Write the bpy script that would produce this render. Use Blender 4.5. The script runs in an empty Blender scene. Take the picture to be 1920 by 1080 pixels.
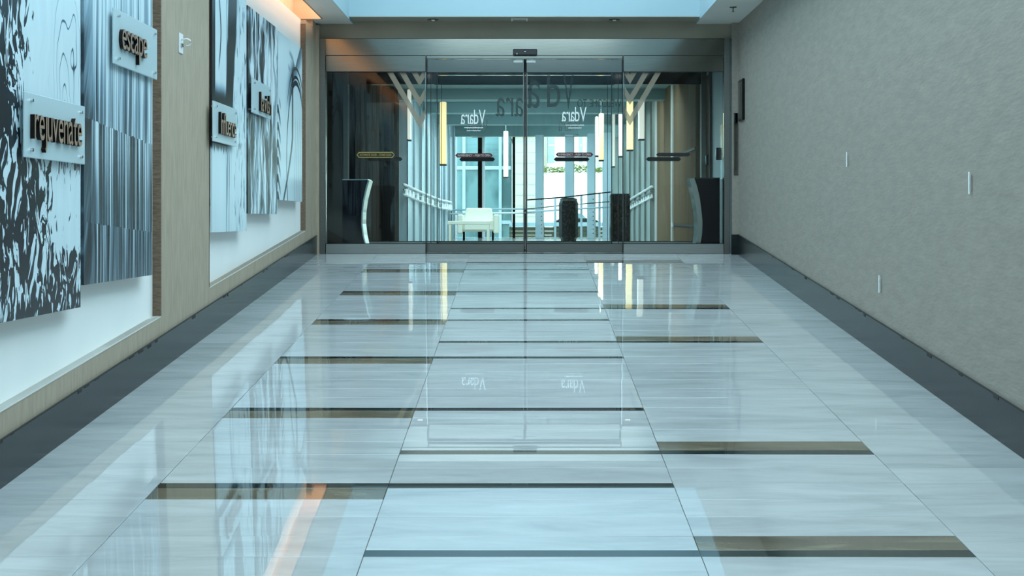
import bpy, bmesh, math, random
from mathutils import Vector, Matrix, Euler
random.seed(7)
S = bpy.context.scene
COL = S.collection
# ------------------------------------------------------------------ camera
F = 2667.0          # focal length in pixels of the 1920-wide frame
CX, CY = 982.0, 412.0   # optical axis / level horizon in the frame
EYE = 1.65
M = 222.0 / F       # slope of the ramped floor (about 1:12)
cam = bpy.data.cameras.new('camera'); camo = bpy.data.objects.new('camera', cam); COL.objects.link(camo)
camo.location = (0, 0, EYE); camo.rotation_euler = (math.pi/2, 0, 0)
cam.sensor_width = 36.0; cam.lens = F/1920*36
cam.shift_x = -(CX-960)/1920; cam.shift_y = -(540-CY)/1920
cam.clip_start = 0.05; cam.clip_end = 400
S.camera = camo
# ------------------------------------------------------------------ world, light, exposure
S.view_settings.view_transform = 'Standard'; S.view_settings.look = 'None'
S.view_settings.gamma = 1.0; S.view_settings.use_curve_mapping = False
S.view_settings.exposure = 0.1
W = bpy.data.worlds.new('sky'); S.world = W; W.use_nodes = True
wn = W.node_tree.nodes; bgn = wn['Background']
bgn.inputs[0].default_value = (0.62, 0.85, 0.94, 1); bgn.inputs[1].default_value = 4.3

def area(name, loc, rot, sx, sy, power, color):
    l = bpy.data.lights.new(name, 'AREA'); l.shape = 'RECTANGLE'; l.size = sx; l.size_y = sy
    l.energy = power; l.color = color
    o = bpy.data.objects.new(name, l); o.location = loc; o.rotation_euler = rot; COL.objects.link(o)
    o.visible_camera = True
    return o
for _y in (19.75, 21.95, 24.35, 26.95):
    area('gallery_fill_light', (0.1, _y, 3.60), (0, 0, 0), 3.0, 0.25, 75, (0.72, 0.93, 1.0))  # unseen fill lamps added behind the beams to brighten the gallery
area('vestibule_downlight', (-1.22, 16.4, 3.505), (0, 0, 0), 0.06, 0.06, 0.08, (0.95, 0.97, 1.0))
area('vestibule_downlight', (1.22, 16.4, 3.505), (0, 0, 0), 0.06, 0.06, 0.08, (0.95, 0.97, 1.0))
area('cove_light_strip', (-2.055, 4.5, 3.99), (0, math.radians(45), 0), 0.05, 21.0, 85, (1.0, 0.66, 0.46))

# ------------------------------------------------------------------ materials
def newmat(name):
    m = bpy.data.materials.new(name); m.use_nodes = True
    return m, m.node_tree.nodes, m.node_tree.links, m.node_tree.nodes['Principled BSDF']
def srgb(r, g, b):
    f = lambda c: (c/255/12.92) if c/255 <= 0.04045 else ((c/255+0.055)/1.055)**2.4
    return (f(r), f(g), f(b), 1)
def plain(name, col, rough=0.5, metal=0.0, emit=None, estr=0):
    m, n, l, b = newmat(name)
    b.inputs['Base Color'].default_value = col; b.inputs['Roughness'].default_value = rough
    b.inputs['Metallic'].default_value = metal
    if emit: b.inputs['Emission Color'].default_value = emit; b.inputs['Emission Strength'].default_value = estr
    return m
def noisy(name, c1, c2, scale=(1,1,1), nscale=5, rough=0.5, metal=0.0, bump=0.0, bscale=None, detail=4, lo=0.35, hi=0.65, spec=None, world=True):
    m, n, l, b = newmat(name)
    if world:
        g = n.new('ShaderNodeNewGeometry'); src = g.outputs['Position']
    else:
        g = n.new('ShaderNodeTexCoord'); src = g.outputs['Object']
    mp = n.new('ShaderNodeMapping'); mp.inputs['Scale'].default_value = scale
    l.new(src, mp.inputs['Vector'])
    t = n.new('ShaderNodeTexNoise'); t.inputs['Scale'].default_value = nscale; t.inputs['Detail'].default_value = detail
    l.new(mp.outputs[0], t.inputs['Vector'])
    r = n.new('ShaderNodeValToRGB'); r.color_ramp.elements[0].position = lo; r.color_ramp.elements[1].position = hi
    r.color_ramp.elements[0].color = c1; r.color_ramp.elements[1].color = c2
    l.new(t.outputs['Fac'], r.inputs[0]); l.new(r.outputs[0], b.inputs['Base Color'])
    b.inputs['Roughness'].default_value = rough; b.inputs['Metallic'].default_value = metal
    if spec is not None: b.inputs['Specular IOR Level'].default_value = spec
    if bump:
        t2 = n.new('ShaderNodeTexNoise'); t2.inputs['Scale'].default_value = bscale or nscale*6; t2.inputs['Detail'].default_value = 6
        l.new(mp.outputs[0], t2.inputs['Vector'])
        bp = n.new('ShaderNodeBump'); bp.inputs['Strength'].default_value = bump; bp.inputs['Distance'].default_value = 0.004
        l.new(t2.outputs['Fac'], bp.inputs['Height']); l.new(bp.outputs[0], b.inputs['Normal'])
    return m
def tile_mat(name, c1, c2, c3, rough=0.07, var=0.10, spec=0.5):
    m, n, l, b = newmat(name)
    g = n.new('ShaderNodeNewGeometry'); oi = n.new('ShaderNodeObjectInfo')
    mp = n.new('ShaderNodeMapping'); mp.inputs['Scale'].default_value = (1.0, 4.2, 1.0)
    l.new(g.outputs['Position'], mp.inputs['Vector'])
    ad = n.new('ShaderNodeVectorMath'); ad.operation = 'ADD'; l.new(mp.outputs[0], ad.inputs[0])
    mu = n.new('ShaderNodeVectorMath'); mu.operation = 'SCALE'; mu.inputs[0].default_value = (37, 91, 13)
    l.new(oi.outputs['Random'], mu.inputs['Scale']); l.new(mu.outputs[0], ad.inputs[1])
    t = n.new('ShaderNodeTexNoise'); t.inputs['Scale'].default_value = 1.7; t.inputs['Detail'].default_value = 7
    t.inputs['Roughness'].default_value = 0.6; t.inputs['Distortion'].default_value = 0.6
    l.new(ad.outputs[0], t.inputs['Vector'])
    r = n.new('ShaderNodeValToRGB'); e = r.color_ramp.elements
    e[0].position = 0.30; e[0].color = c1; e[1].position = 0.72; e[1].color = c3
    k = e.new(0.5); k.color = c2
    l.new(t.outputs['Fac'], r.inputs[0])
    hsv = n.new('ShaderNodeHueSaturation'); l.new(r.outputs[0], hsv.inputs['Color'])
    mr = n.new('ShaderNodeMapRange'); mr.inputs['To Min'].default_value = 1-var; mr.inputs['To Max'].default_value = 1+var
    l.new(oi.outputs['Random'], mr.inputs['Value']); l.new(mr.outputs[0], hsv.inputs['Value'])
    l.new(hsv.outputs[0], b.inputs['Base Color'])
    b.inputs['Roughness'].default_value = rough; b.inputs['Specular IOR Level'].default_value = spec
    t2 = n.new('ShaderNodeTexNoise'); t2.inputs['Scale'].default_value = 3.0; t2.inputs['Detail'].default_value = 2
    l.new(g.outputs['Position'], t2.inputs['Vector'])
    bp = n.new('ShaderNodeBump'); bp.inputs['Strength'].default_value = 0.012; bp.inputs['Distance'].default_value = 0.002; b.inputs['IOR'].default_value = 1.85
    l.new(t2.outputs['Fac'], bp.inputs['Height']); l.new(bp.outputs[0], b.inputs['Normal'])
    return m
def glass_mat(name, tint, ior=1.5, rough=0.0, k=1.0):
    m, n, l, b = newmat(name); n.remove(b)
    out = n['Material Output']
    tr = n.new('ShaderNodeBsdfTransparent'); tr.inputs[0].default_value = tint
    gl = n.new('ShaderNodeBsdfGlossy'); gl.inputs['Roughness'].default_value = rough
    gl.inputs['Color'].default_value = (k, k, k, 1)
    fr = n.new('ShaderNodeFresnel'); fr.inputs['IOR'].default_value = ior
    mx = n.new('ShaderNodeMixShader'); l.new(fr.outputs[0], mx.inputs[0]); l.new(tr.outputs[0], mx.inputs[1]); l.new(gl.outputs[0], mx.inputs[2])
    l.new(mx.outputs[0], out.inputs['Surface'])
    return m
def alpha_mat(name, col, alpha):
    m, n, l, b = newmat(name)
    b.inputs['Base Color'].default_value = col; b.inputs['Alpha'].default_value = alpha; b.inputs['Roughness'].default_value = 0.6
    return m

MT = {}
MT['tile'] = tile_mat('pale_stone_tile', srgb(158,164,166), srgb(172,177,179), srgb(183,187,189), rough=0.0, var=0.05)
MT['tile_brown'] = tile_mat('brown_stone_tile', srgb(84,78,66), srgb(108,101,86), srgb(140,132,114), rough=0.03)
MT['tile_black'] = tile_mat('dark_stone_strip', srgb(26,34,34), srgb(34,42,42), srgb(46,54,52), rough=0.03)
MT['grout'] = plain('grout', srgb(95,100,98), 0.7)
MT['fabric'] = noisy('woven_wallcovering', srgb(134,130,121), srgb(147,142,132), (1,0.25,1), 24, 0.62, bump=0.6, bscale=60, lo=0.3, hi=0.7, detail=8)
MT['fabric_left'] = noisy('warm_wallcovering', srgb(158,145,126), srgb(174,160,141), (6,6,1), 6, 0.65, bump=0.25, bscale=60, lo=0.3, hi=0.7, detail=6)
MT['paint'] = noisy('white_recess_paint', srgb(238,240,238), srgb(242,243,241), (1,1,1), 2, 0.6)
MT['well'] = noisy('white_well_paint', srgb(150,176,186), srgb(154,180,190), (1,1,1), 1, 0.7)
MT['soffit'] = noisy('grey_ceiling_paint', srgb(208,208,202), srgb(212,212,206), (1,1,1), 2, 0.8)
MT['bulkhead'] = noisy('taupe_bulkhead_paint', srgb(148,142,126), srgb(155,149,133), (1,1,1), 2, 0.7)
MT['cove'] = noisy('cream_cove_paint', srgb(226,196,168), srgb(240,214,190), (1,1,1), 3, 0.7)
MT['jamb'] = noisy('brown_wood_jamb', srgb(92,74,58), srgb(120,99,80), (8,8,40), 3, 0.5)
MT['steel'] = noisy('brushed_steel', srgb(118,118,112), srgb(126,126,119), (1,30,60), 4, 0.13, 1.0)
MT['steel_dark'] = noisy('dark_brushed_steel', srgb(100,101,98), srgb(106,107,103), (1,30,60), 4, 0.12, 1.0)
MT['steel_rail'] = noisy('satin_steel_rail', srgb(150,154,152), srgb(160,163,160), (1,30,60), 4, 0.42, 1.0)
MT['steel_rail2'] = noisy('darker_satin_steel', srgb(118,120,118), srgb(126,128,125), (1,30,60), 4, 0.38, 1.0)
MT['base'] = noisy('dark_metal_baseboard', srgb(30,36,38), srgb(40,46,48), (1,1,6), 3, 0.22, 0.25)
MT['black'] = plain('black_plastic', srgb(16,18,26), 0.4)
MT['gasket'] = plain('black_gasket', srgb(12,14,16), 0.5)
MT['navy'] = plain('navy_laminate', srgb(4,7,20), 0.25); MT['navy'].node_tree.nodes['Principled BSDF'].inputs['Specular IOR Level'].default_value = 0.1
MT['chrome'] = plain('chrome', srgb(190,196,198), 0.12, 1.0)
MT['white'] = plain('white_plastic', srgb(228,232,232), 0.35)
MT['glass'] = glass_mat('door_glass', (0.95,0.985,0.98,1), 1.32)
MT['acrylic'] = None
MT['bronze_side'] = noisy('dark_bronze', srgb(22,18,17), srgb(34,28,26), (1,1,1), 20, 0.35, 0.7)
MT['copper'] = plain('copper_letter_face', srgb(190,160,138), 0.3, 0.5)
MT['fin'] = noisy('blue_grey_metal_fin', srgb(168,190,200), srgb(182,202,210), (1,1,1), 1.5, 0.4, 0.0)
MT['fin_r'] = noisy('grey_metal_fin', srgb(128,138,134), srgb(144,154,149), (1,1,1), 1.5, 0.35, 0.2)
MT['wood_dark'] = noisy('dark_brown_panel', srgb(22,18,15), srgb(34,28,24), (8,8,0.6), 3, 0.8, spec=0.05)
MT['wood_tan'] = noisy('tan_brown_panel', srgb(104,86,64), srgb(116,97,74), (8,8,0.6), 2, 0.8, spec=0.1)
MT['tube_warm'] = plain('warm_lamp_diffuser', srgb(250,225,160), 0.4, emit=(1.0,0.72,0.36,1), estr=0.85)
MT['tube_white'] = plain('white_lamp_diffuser', srgb(250,245,235), 0.4, emit=(1.0,0.93,0.82,1), estr=0.5)
MT['stone_dark'] = noisy('dark_speckled_granite', srgb(22,20,20), srgb(58,50,46), (1,1,1), 30, 0.15, lo=0.45, hi=0.75)
MT['ext_white'] = noisy('white_render', srgb(250,244,236), srgb(254,250,244), (1,1,1), 1, 0.8)
MT['ext_beige'] = noisy('beige_render', srgb(190,180,168), srgb(198,188,176), (1,1,1), 1, 0.8)
MT['ext_teal'] = noisy('teal_glass_facade', srgb(70,104,108), srgb(110,146,150), (0.5,1,0.35), 1.2, 0.3, lo=0.45, hi=0.55)
MT['hedge'] = noisy('hedge_leaves', srgb(84,96,30), srgb(150,158,60), (1,1,1), 9, 0.7)
MT['olive'] = noisy('olive_boards', srgb(60,62,48), srgb(76,78,60), (1,1,1), 3, 0.6)
MT['cream'] = plain('cream_upholstery', srgb(240,236,220), 0.6)
MT['vin_tan'] = alpha_mat('tan_frosted_vinyl', srgb(150,140,122), 0.6)
MT['vin_white'] = alpha_mat('white_frosted_vinyl', srgb(240,244,240), 0.92)
MT['dark_letter'] = alpha_mat('smoky_letter', srgb(34,42,40), 0.55)
MT['label_red'] = plain('dark_red_label', srgb(74,22,30), 0.4)
MT['label_blk'] = plain('black_label', srgb(22,20,26), 0.4)
MT['label_txt'] = plain('label_print_white', srgb(200,190,188), 0.5)
MT['label_yel'] = plain('label_yellow_edge', srgb(170,150,70), 0.5)
MT['ceil_teal'] = noisy('gallery_ceiling_paint', srgb(118,146,146), srgb(128,156,156), (1,1,1), 1, 0.6)
MT['gfloor'] = noisy('gallery_stone_floor', srgb(160,162,158), srgb(175,177,172), (1,4,1), 2, 0.12)

# frosted acrylic
def acrylic():
    m, n, l, b = newmat('frosted_acrylic')
    b.inputs['Base Color'].default_value = srgb(196,216,222); b.inputs['Roughness'].default_value = 0.25
    b.inputs['Alpha'].default_value = 0.86
    return m
MT['acrylic'] = acrylic()

# ---- small expression helper for the printed art
class G:
    def __init__(s, name):
        s.m, s.n, s.l, s.b = newmat(name)
        tc = s.n.new('ShaderNodeTexCoord'); s.co = tc.outputs['Object']
        sp = s.n.new('ShaderNodeSeparateXYZ'); s.l.new(s.co, sp.inputs[0])
        s.u, s.v = sp.outputs['Y'], sp.outputs['Z']          # metres along and up the panel
    def math(s, op, a, b=0.0, c=0.0, clamp=False):
        nd = s.n.new('ShaderNodeMath'); nd.operation = op; nd.use_clamp = clamp
        for i, v in enumerate((a, b, c)):
            if isinstance(v, (int, float)): nd.inputs[i].default_value = v
            else: s.l.new(v, nd.inputs[i])
        return nd.outputs[0]
    def vec(s, x, y, z=0.0):
        nd = s.n.new('ShaderNodeCombineXYZ')
        for i, v in enumerate((x, y, z)):
            if isinstance(v, (int, float)): nd.inputs[i].default_value = v
            else: s.l.new(v, nd.inputs[i])
        return nd.outputs[0]
    def noise(s, vec, scale=1.0, detail=3, dist=0.0, rough=0.5):
        nd = s.n.new('ShaderNodeTexNoise'); nd.inputs['Scale'].default_value = scale; nd.inputs['Detail'].default_value = detail
        nd.inputs['Distortion'].default_value = dist; nd.inputs['Roughness'].default_value = rough
        s.l.new(vec, nd.inputs['Vector']); return nd.outputs['Fac']
    def add(s, a, b): return s.math('ADD', a, b)
    def sub(s, a, b): return s.math('SUBTRACT', a, b)
    def mul(s, a, b): return s.math('MULTIPLY', a, b)
    def step(s, a, lo, hi):    # smooth 0..1
        nd = s.n.new('ShaderNodeMapRange'); nd.interpolation_type = 'SMOOTHSTEP'
        s.l.new(a, nd.inputs['Value']); nd.inputs['From Min'].default_value = lo; nd.inputs['From Max'].default_value = hi
        return nd.outputs[0]
    def mixf(s, f, a, b):      # a*(1-f)+b*f
        return s.add(a, s.mul(f, s.sub(b, a)))
    def ramp(s, f, stops):
        r = s.n.new('ShaderNodeValToRGB'); e = r.color_ramp.elements
        e[0].position, e[0].color = stops[0]; e[1].position, e[1].color = stops[-1]
        for p, c in stops[1:-1]:
            k = e.new(p); k.color = c
        s.l.new(f, r.inputs[0]); return r.outputs[0]
    def done(s, col, rough=0.3):
        s.l.new(col, s.b.inputs['Base Color']); s.b.inputs['Roughness'].default_value = rough
        return s.m
INK = srgb(26,33,40); PALE = srgb(204,224,232); MID = srgb(132,164,182); SLATE = srgb(58,76,88)
STD = [(0.0, INK), (0.25, SLATE), (0.55, MID), (0.85, PALE), (1.0, srgb(214,234,240))]
def art_ripple():
    g = G('print_ink_ripples'); u, v = g.u, g.v
    # large flow warp
    w1 = g.noise(g.vec(g.mul(u, 1.6), g.mul(v, 0.9)), 2.0, 2)
    uu = g.add(u, g.mul(g.sub(w1, 0.5), 0.35)); vv = g.add(v, g.mul(g.sub(w1, 0.5), 0.5))
    n1 = g.noise(g.vec(g.mul(uu, 24), g.mul(vv, 10)), 1.0, 2.5, 0.9)
    n2 = g.noise(g.vec(g.mul(uu, 3.2), g.mul(vv, 3.0), 7), 1.0, 2, 0.4)
    # how much black: more to the left, and towards the bottom
    left = g.step(u, 0.55, 0.25)
    low = g.step(v, 0.98, 0.62)
    bot = g.step(v, 0.35, 0.0)
    base = g.math('MAXIMUM', g.mul(left, 0.155), g.add(g.mul(low, 0.095), g.mul(bot, 0.045)))
    bias = g.add(base, g.mul(g.sub(n2, 0.5), 0.42))
    pale_patch = g.mul(g.step(u, 0.75, 0.95), g.mul(g.step(v, 0.24, 0.36), g.step(v, 0.75, 0.6)))
    bias = g.sub(bias, g.mul(pale_patch, 0.25))
    clean = g.mul(g.step(u, 0.45, 0.75), g.step(v, 0.9, 1.1))
    bias = g.sub(bias, g.mul(clean, 0.32))
    blob = g.step(g.sub(n1, bias), 0.41, 0.45)
    # faint rings in the upper right
    du = g.math('DIVIDE', g.sub(uu, 1.03), 0.24); dv = g.math('DIVIDE', g.sub(vv, 0.95), 0.75)
    r = g.math('SQRT', g.add(g.mul(du, du), g.mul(dv, dv)))
    ring = g.math('ABSOLUTE', g.math('SINE', g.mul(r, 15)))
    ringl = g.mul(g.step(ring, 0.22, 0.0), g.mul(clean, g.step(r, 1.15, 0.6)))
    soft = g.mul(g.noise(g.vec(g.mul(uu, 14), g.mul(vv, 2.2), 3), 1.0, 3), 0.35)
    val = g.sub(g.mul(blob, g.add(0.72, soft)), g.mul(ringl, 0.75))
    return g.done(g.ramp(val, STD))
def art_curtain():
    g = G('print_vertical_streaks'); u, v = g.u, g.v
    hem1 = g.add(0.825, g.mul(u, -0.055)); hem1 = g.add(hem1, g.mul(g.noise(g.vec(g.mul(u, 16), 2.0), 1, 1), 0.05))
    hem2 = g.add(0.31, g.mul(u, -0.05)); hem2 = g.add(hem2, g.mul(g.noise(g.vec(g.mul(u, 22), 5.0), 1, 1), 0.02))
    s1 = g.math('GREATER_THAN', v, hem1); s2 = g.math('GREATER_THAN', v, hem2)
    z = g.add(g.mul(s1, 11.0), g.mul(s2, 7.0))
    uw = g.add(u, g.mul(g.noise(g.vec(g.mul(u, 2), g.mul(v, 1.1), z), 1, 1), 0.04))
    a = g.noise(g.vec(g.mul(uw, 24), g.mul(v, 0.45), z), 1.0, 3, 0, 0.7)
    b = g.noise(g.vec(g.mul(uw, 75), g.mul(v, 0.5), z), 1.0, 2, 0, 0.6)
    low = g.sub(1.0, s1)
    f = g.add(g.mul(g.sub(a, 0.5), 2.8), g.mul(g.mul(g.sub(b, 0.5), 2.4), g.add(0.35, g.mul(low, 1.0))))
    up = g.add(0.52, g.mul(g.step(v, 0.85, 1.35), 0.25))
    dn = g.add(0.22, g.mul(g.step(v, 0.40, 0.80), 0.30))
    lvl = g.mixf(s1, dn, up)
    val = g.add(f, lvl)
    # dark folded edge on the left
    edge = g.step(u, 0.17, 0.10)
    ed = g.noise(g.vec(g.add(g.mul(u, 14), g.mul(v, -5)), g.mul(v, 1.5), z), 1.0, 2)
    val = g.mixf(edge, val, g.add(g.mul(g.sub(ed, 0.5), 1.6), g.add(0.12, g.mul(g.step(v, 0.9, 1.5), 0.4))))
    return g.done(g.ramp(val, STD))
def art_fall():
    g = G('print_falling_water'); u, v = g.u, g.v
    n = g.noise(g.vec(g.mul(u, 9), g.mul(v, 2.2)), 1.0, 4, 0.8)
    c = g.add(0.42, g.mul(v, 0.17))                     # dark band leans right going up
    d = g.math('ABSOLUTE', g.sub(g.add(u, g.mul(g.sub(n, 0.5), 0.10)), c))
    band = g.mul(g.step(d, 0.17, 0.12), g.step(v, 0.55, 0.75))
    jag = g.noise(g.vec(g.mul(u, 22), 3.0), 1, 2)
    vj = g.add(v, g.mul(jag, 0.16))
    low = g.mul(g.mul(g.step(vj, 0.66, 0.72), g.step(v, 1.12, 0.95)), g.step(u, 0.62, 0.5))
    lstr = g.mul(g.step(g.math('ABSOLUTE', g.sub(u, 0.04)), 0.07, 0.04), g.step(v, 0.62, 0.72))
    streak = g.noise(g.vec(g.mul(u, 34), g.mul(v, 1.3), 4), 1.0, 2)
    right = g.mul(g.step(u, 0.62, 0.75), g.step(g.noise(g.vec(g.mul(u, 17), g.mul(v, 4), 9), 1, 3, 1.0), 0.55, 0.68))
    lines = g.mul(g.mul(g.step(u, 0.42, 0.5), g.step(u, 0.72, 0.6)), g.step(streak, 0.52, 0.6))
    curl = g.math('ABSOLUTE', g.sub(g.add(u, g.mul(g.math('SINE', g.mul(v, 7.5)), 0.05)), 0.24))
    curlL = g.mul(g.step(curl, 0.022, 0.008), g.step(v, 1.15, 1.3))
    dark = g.math('MAXIMUM', g.math('MAXIMUM', band, low), g.math('MAXIMUM', lstr, curlL))
    dark = g.math('MAXIMUM', dark, g.mul(lines, 0.55)); dark = g.math('MAXIMUM', dark, g.mul(right, 0.6))
    val = g.sub(g.add(0.72, g.mul(g.noise(g.vec(g.mul(u, 5), g.mul(v, 0.8)), 1, 3), 0.35)), g.mul(dark, 0.95))
    return g.done(g.ramp(val, STD))
def art_reeds():
    g = G('print_rippling_reeds'); u, v = g.u, g.v
    w = g.noise(g.vec(g.mul(u, 3), g.mul(v, 2.4)), 1.0, 3)
    uw = g.add(u, g.mul(g.sub(w, 0.5), 0.28))
    a = g.noise(g.vec(g.mul(uw, 11), g.mul(v, 1.3)), 1.0, 3, 0.5, 0.6)
    b = g.noise(g.vec(g.mul(uw, 34), g.mul(v, 2.2), 4), 1.0, 2)
    val = g.add(g.mul(g.sub(a, 0.5), 5.5), g.add(0.46, g.mul(g.sub(b, 0.5), 1.6)))
    dk = g.step(u, 0.15, 0.08)
    val = g.mixf(dk, val, g.mul(g.step(w, 0.48, 0.62), 0.6))
    return g.done(g.ramp(val, [(0.0, INK), (0.3, srgb(70,76,78)), (0.55, MID), (0.85, PALE), (1.0, srgb(224,238,242))]))
def art_arc():
    g = G('print_arching_lines'); u, v = g.u, g.v
    # big oval at the lower right with nested lines
    du = g.math('DIVIDE', g.sub(u, 1.02), 0.56); dv = g.math('DIVIDE', g.sub(v, 0.36), 0.79)
    r = g.math('SQRT', g.add(g.mul(du, du), g.mul(dv, dv)))
    rim = g.step(g.math('ABSOLUTE', g.sub(r, 1.0)), 0.04, 0.02)
    out = g.mul(g.step(r, 1.0, 1.02), g.step(r, 1.26, 1.18))
    rib = g.mul(g.step(g.math('SINE', g.mul(r, 60)), 0.2, 0.7), out)
    upper = g.mul(rib, g.step(v, 0.75, 1.2))
    ins = g.step(r, 1.0, 0.97)
    l1 = g.math('ABSOLUTE', g.sub(g.sub(u, 0.80), g.mul(g.math('POWER', g.math('MAXIMUM', g.sub(0.62, v), 0.0), 1.3), -0.95)))
    line1 = g.mul(g.step(l1, 0.05, 0.03), g.step(v, 1.3, 1.2))
    k = g.math('FRACT', g.mul(g.add(u, g.mul(v, -0.12)), 9.0))
    thin = g.mul(g.mul(g.step(k, 0.16, 0.08), g.step(u, 0.86, 0.92)), g.step(v, 0.9, 0.7))
    # soft fold in the upper half
    fl_ = g.sub(v, g.add(0.72, g.mul(u, 0.62)))
    fs = g.mul(g.step(g.math('ABSOLUTE', fl_), 0.26, 0.0), g.step(u, 0.25, 0.9))
    wav = g.mul(g.step(g.math('SINE', g.mul(g.add(fl_, g.mul(u, 0.9)), 38)), 0.2, 0.9), g.mul(g.step(fl_, 0.05, 0.12), g.step(fl_, 0.36, 0.25)))
    fs = g.math('MAXIMUM', g.mul(fs, 1.3), g.mul(wav, g.mul(g.step(u, 0.5, 0.6), 0.8)))
    top = g.step(g.sub(v, g.add(1.28, g.mul(g.math('ABSOLUTE', g.sub(u, 0.95)), 0.75))), 0.0, 0.03)
    left = g.mul(g.step(u, 0.16, 0.06), g.step(g.math('SINE', g.mul(g.add(v, u), 40)), -0.2, 0.4))
    left = g.mul(left, g.step(v, 0.95, 0.85))
    val = g.sub(0.92, g.mul(fs, 0.5))
    val = g.mixf(top, val, 0.98)
    dark = g.math('MAXIMUM', g.math('MAXIMUM', rim, upper), g.math('MAXIMUM', g.mul(line1, 0.85), g.math('MAXIMUM', g.mul(thin, 0.7), left)))
    val = g.sub(val, g.mul(dark, 0.9))
    return g.done(g.ramp(val, STD))

# ------------------------------------------------------------------ mesh helpers
class MB:
    def __init__(s): s.bm = bmesh.new()
    def hexa(s, v):
        vs = [s.bm.verts.new(p) for p in v]
        for f in ((0,1,2,3),(4,5,6,7),(0,1,5,4),(1,2,6,5),(2,3,7,6),(3,0,4,7)):
            s.bm.faces.new([vs[i] for i in f])
        return s
    def box(s, x0, x1, y0, y1, z0, z1):
        return s.hexa([(x0,y0,z0),(x1,y0,z0),(x1,y1,z0),(x0,y1,z0),(x0,y0,z1),(x1,y0,z1),(x1,y1,z1),(x0,y1,z1)])
    def rbox(s, x0, x1, y0, y1, h0, h1):      # follows the ramp
        z = lambda y, h: M*y+h
        return s.hexa([(x0,y0,z(y0,h0)),(x1,y0,z(y0,h0)),(x1,y1,z(y1,h0)),(x0,y1,z(y1,h0)),(x0,y0,z(y0,h1)),(x1,y0,z(y0,h1)),(x1,y1,z(y1,h1)),(x0,y1,z(y1,h1))])
    def rtbox(s, x0, x1, y0, y1, h0, z1):     # bottom on the ramp, top level
        z = lambda y: M*y+h0
        return s.hexa([(x0,y0,z(y0)),(x1,y0,z(y0)),(x1,y1,z(y1)),(x0,y1,z(y1)),(x0,y0,z1),(x1,y0,z1),(x1,y1,z1),(x0,y1,z1)])
    def prism(s, pts, d, axis='Y'):
        # pts: list of 3d points of one cap; d: extrusion vector
        d = Vector(d); a = [s.bm.verts.new(p) for p in pts]; b = [s.bm.verts.new(Vector(p)+d) for p in pts]
        s.bm.faces.new(a); s.bm.faces.new(b[::-1])
        for i in range(len(a)):
            j = (i+1) % len(a); s.bm.faces.new([a[i], a[j], b[j], b[i]])
        return s
    def cyl(s, p0, p1, r, seg=12, r2=None):
        p0, p1 = Vector(p0), Vector(p1); ax = p1-p0; q = ax.to_track_quat('Z', 'Y').to_matrix()
        r2 = r if r2 is None else r2
        a, b = [], []
        for i in range(seg):
            t = 2*math.pi*i/seg; d = q @ Vector((math.cos(t), math.sin(t), 0))
            a.append(s.bm.verts.new(p0+d*r)); b.append(s.bm.verts.new(p1+d*r2))
        s.bm.faces.new(a[::-1]); s.bm.faces.new(b)
        for i in range(seg):
            j = (i+1) % seg; s.bm.faces.new([a[i], a[j], b[j], b[i]])
        return s
    def tube(s, pts, r, seg=8):
        pts = [Vector(p) for p in pts]; rings = []
        for i, p in enumerate(pts):
            t = (pts[min(i+1, len(pts)-1)]-pts[max(i-1, 0)]).normalized(); q = t.to_track_quat('Z', 'Y').to_matrix()
            rings.append([s.bm.verts.new(p+q@Vector((math.cos(2*math.pi*k/seg)*r, math.sin(2*math.pi*k/seg)*r, 0))) for k in range(seg)])
        for a, b in zip(rings, rings[1:]):
            for k in range(seg):
                j = (k+1) % seg; s.bm.faces.new([a[k], a[j], b[j], b[k]])
        s.bm.faces.new(rings[0][::-1]); s.bm.faces.new(rings[-1])
        return s
    def lathe(s, prof, c, seg=20):
        rings = []
        for r, z in prof:
            rings.append([s.bm.verts.new((c[0]+r*math.cos(2*math.pi*k/seg), c[1]+r*math.sin(2*math.pi*k/seg), c[2]+z)) for k in range(seg)])
        for a, b in zip(rings, rings[1:]):
            for k in range(seg):
                j = (k+1) % seg; s.bm.faces.new([a[k], a[j], b[j], b[k]])
        s.bm.faces.new(rings[0][::-1]); s.bm.faces.new(rings[-1])
        return s
    def build(s, name, mat, parent=None, bevel=0.0, smooth=False, origin=None):
        bm = s.bm
        if bevel:
            bmesh.ops.bevel(bm, geom=[e for e in bm.edges], offset=bevel, segments=1, affect='EDGES', profile=0.5)
        bmesh.ops.recalc_face_normals(bm, faces=bm.faces)
        if origin is not None:
            bmesh.ops.translate(bm, verts=bm.verts, vec=-Vector(origin))
        me = bpy.data.meshes.new(name); bm.to_mesh(me); bm.free()
        if smooth:
            for p in me.polygons: p.use_smooth = True
        for mm in (mat if isinstance(mat, (list, tuple)) else [mat]): me.materials.append(mm)
        o = bpy.data.objects.new(name, me); COL.objects.link(o)
        if origin is not None: o.location = origin
        if parent:
            o.parent = parent
            # parents are unrotated; keep world position
            wl = Vector((0,0,0)); p = parent
            while p: wl += p.location; p = p.parent
            o.location = o.location - wl
        return o
def tag(o, label=None, cat=None, group=None, kind=None):
    if label: o['label'] = label
    if cat: o['category'] = cat
    if group: o['group'] = group
    if kind: o['kind'] = kind
    return o
def empty(name, loc, label=None, cat=None, group=None, kind=None, parent=None):
    o = bpy.data.objects.new(name, None); COL.objects.link(o); o.location = loc; o.empty_display_size = 0.1
    if parent: o.parent = parent
    return tag(o, label, cat, group, kind)

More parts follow.
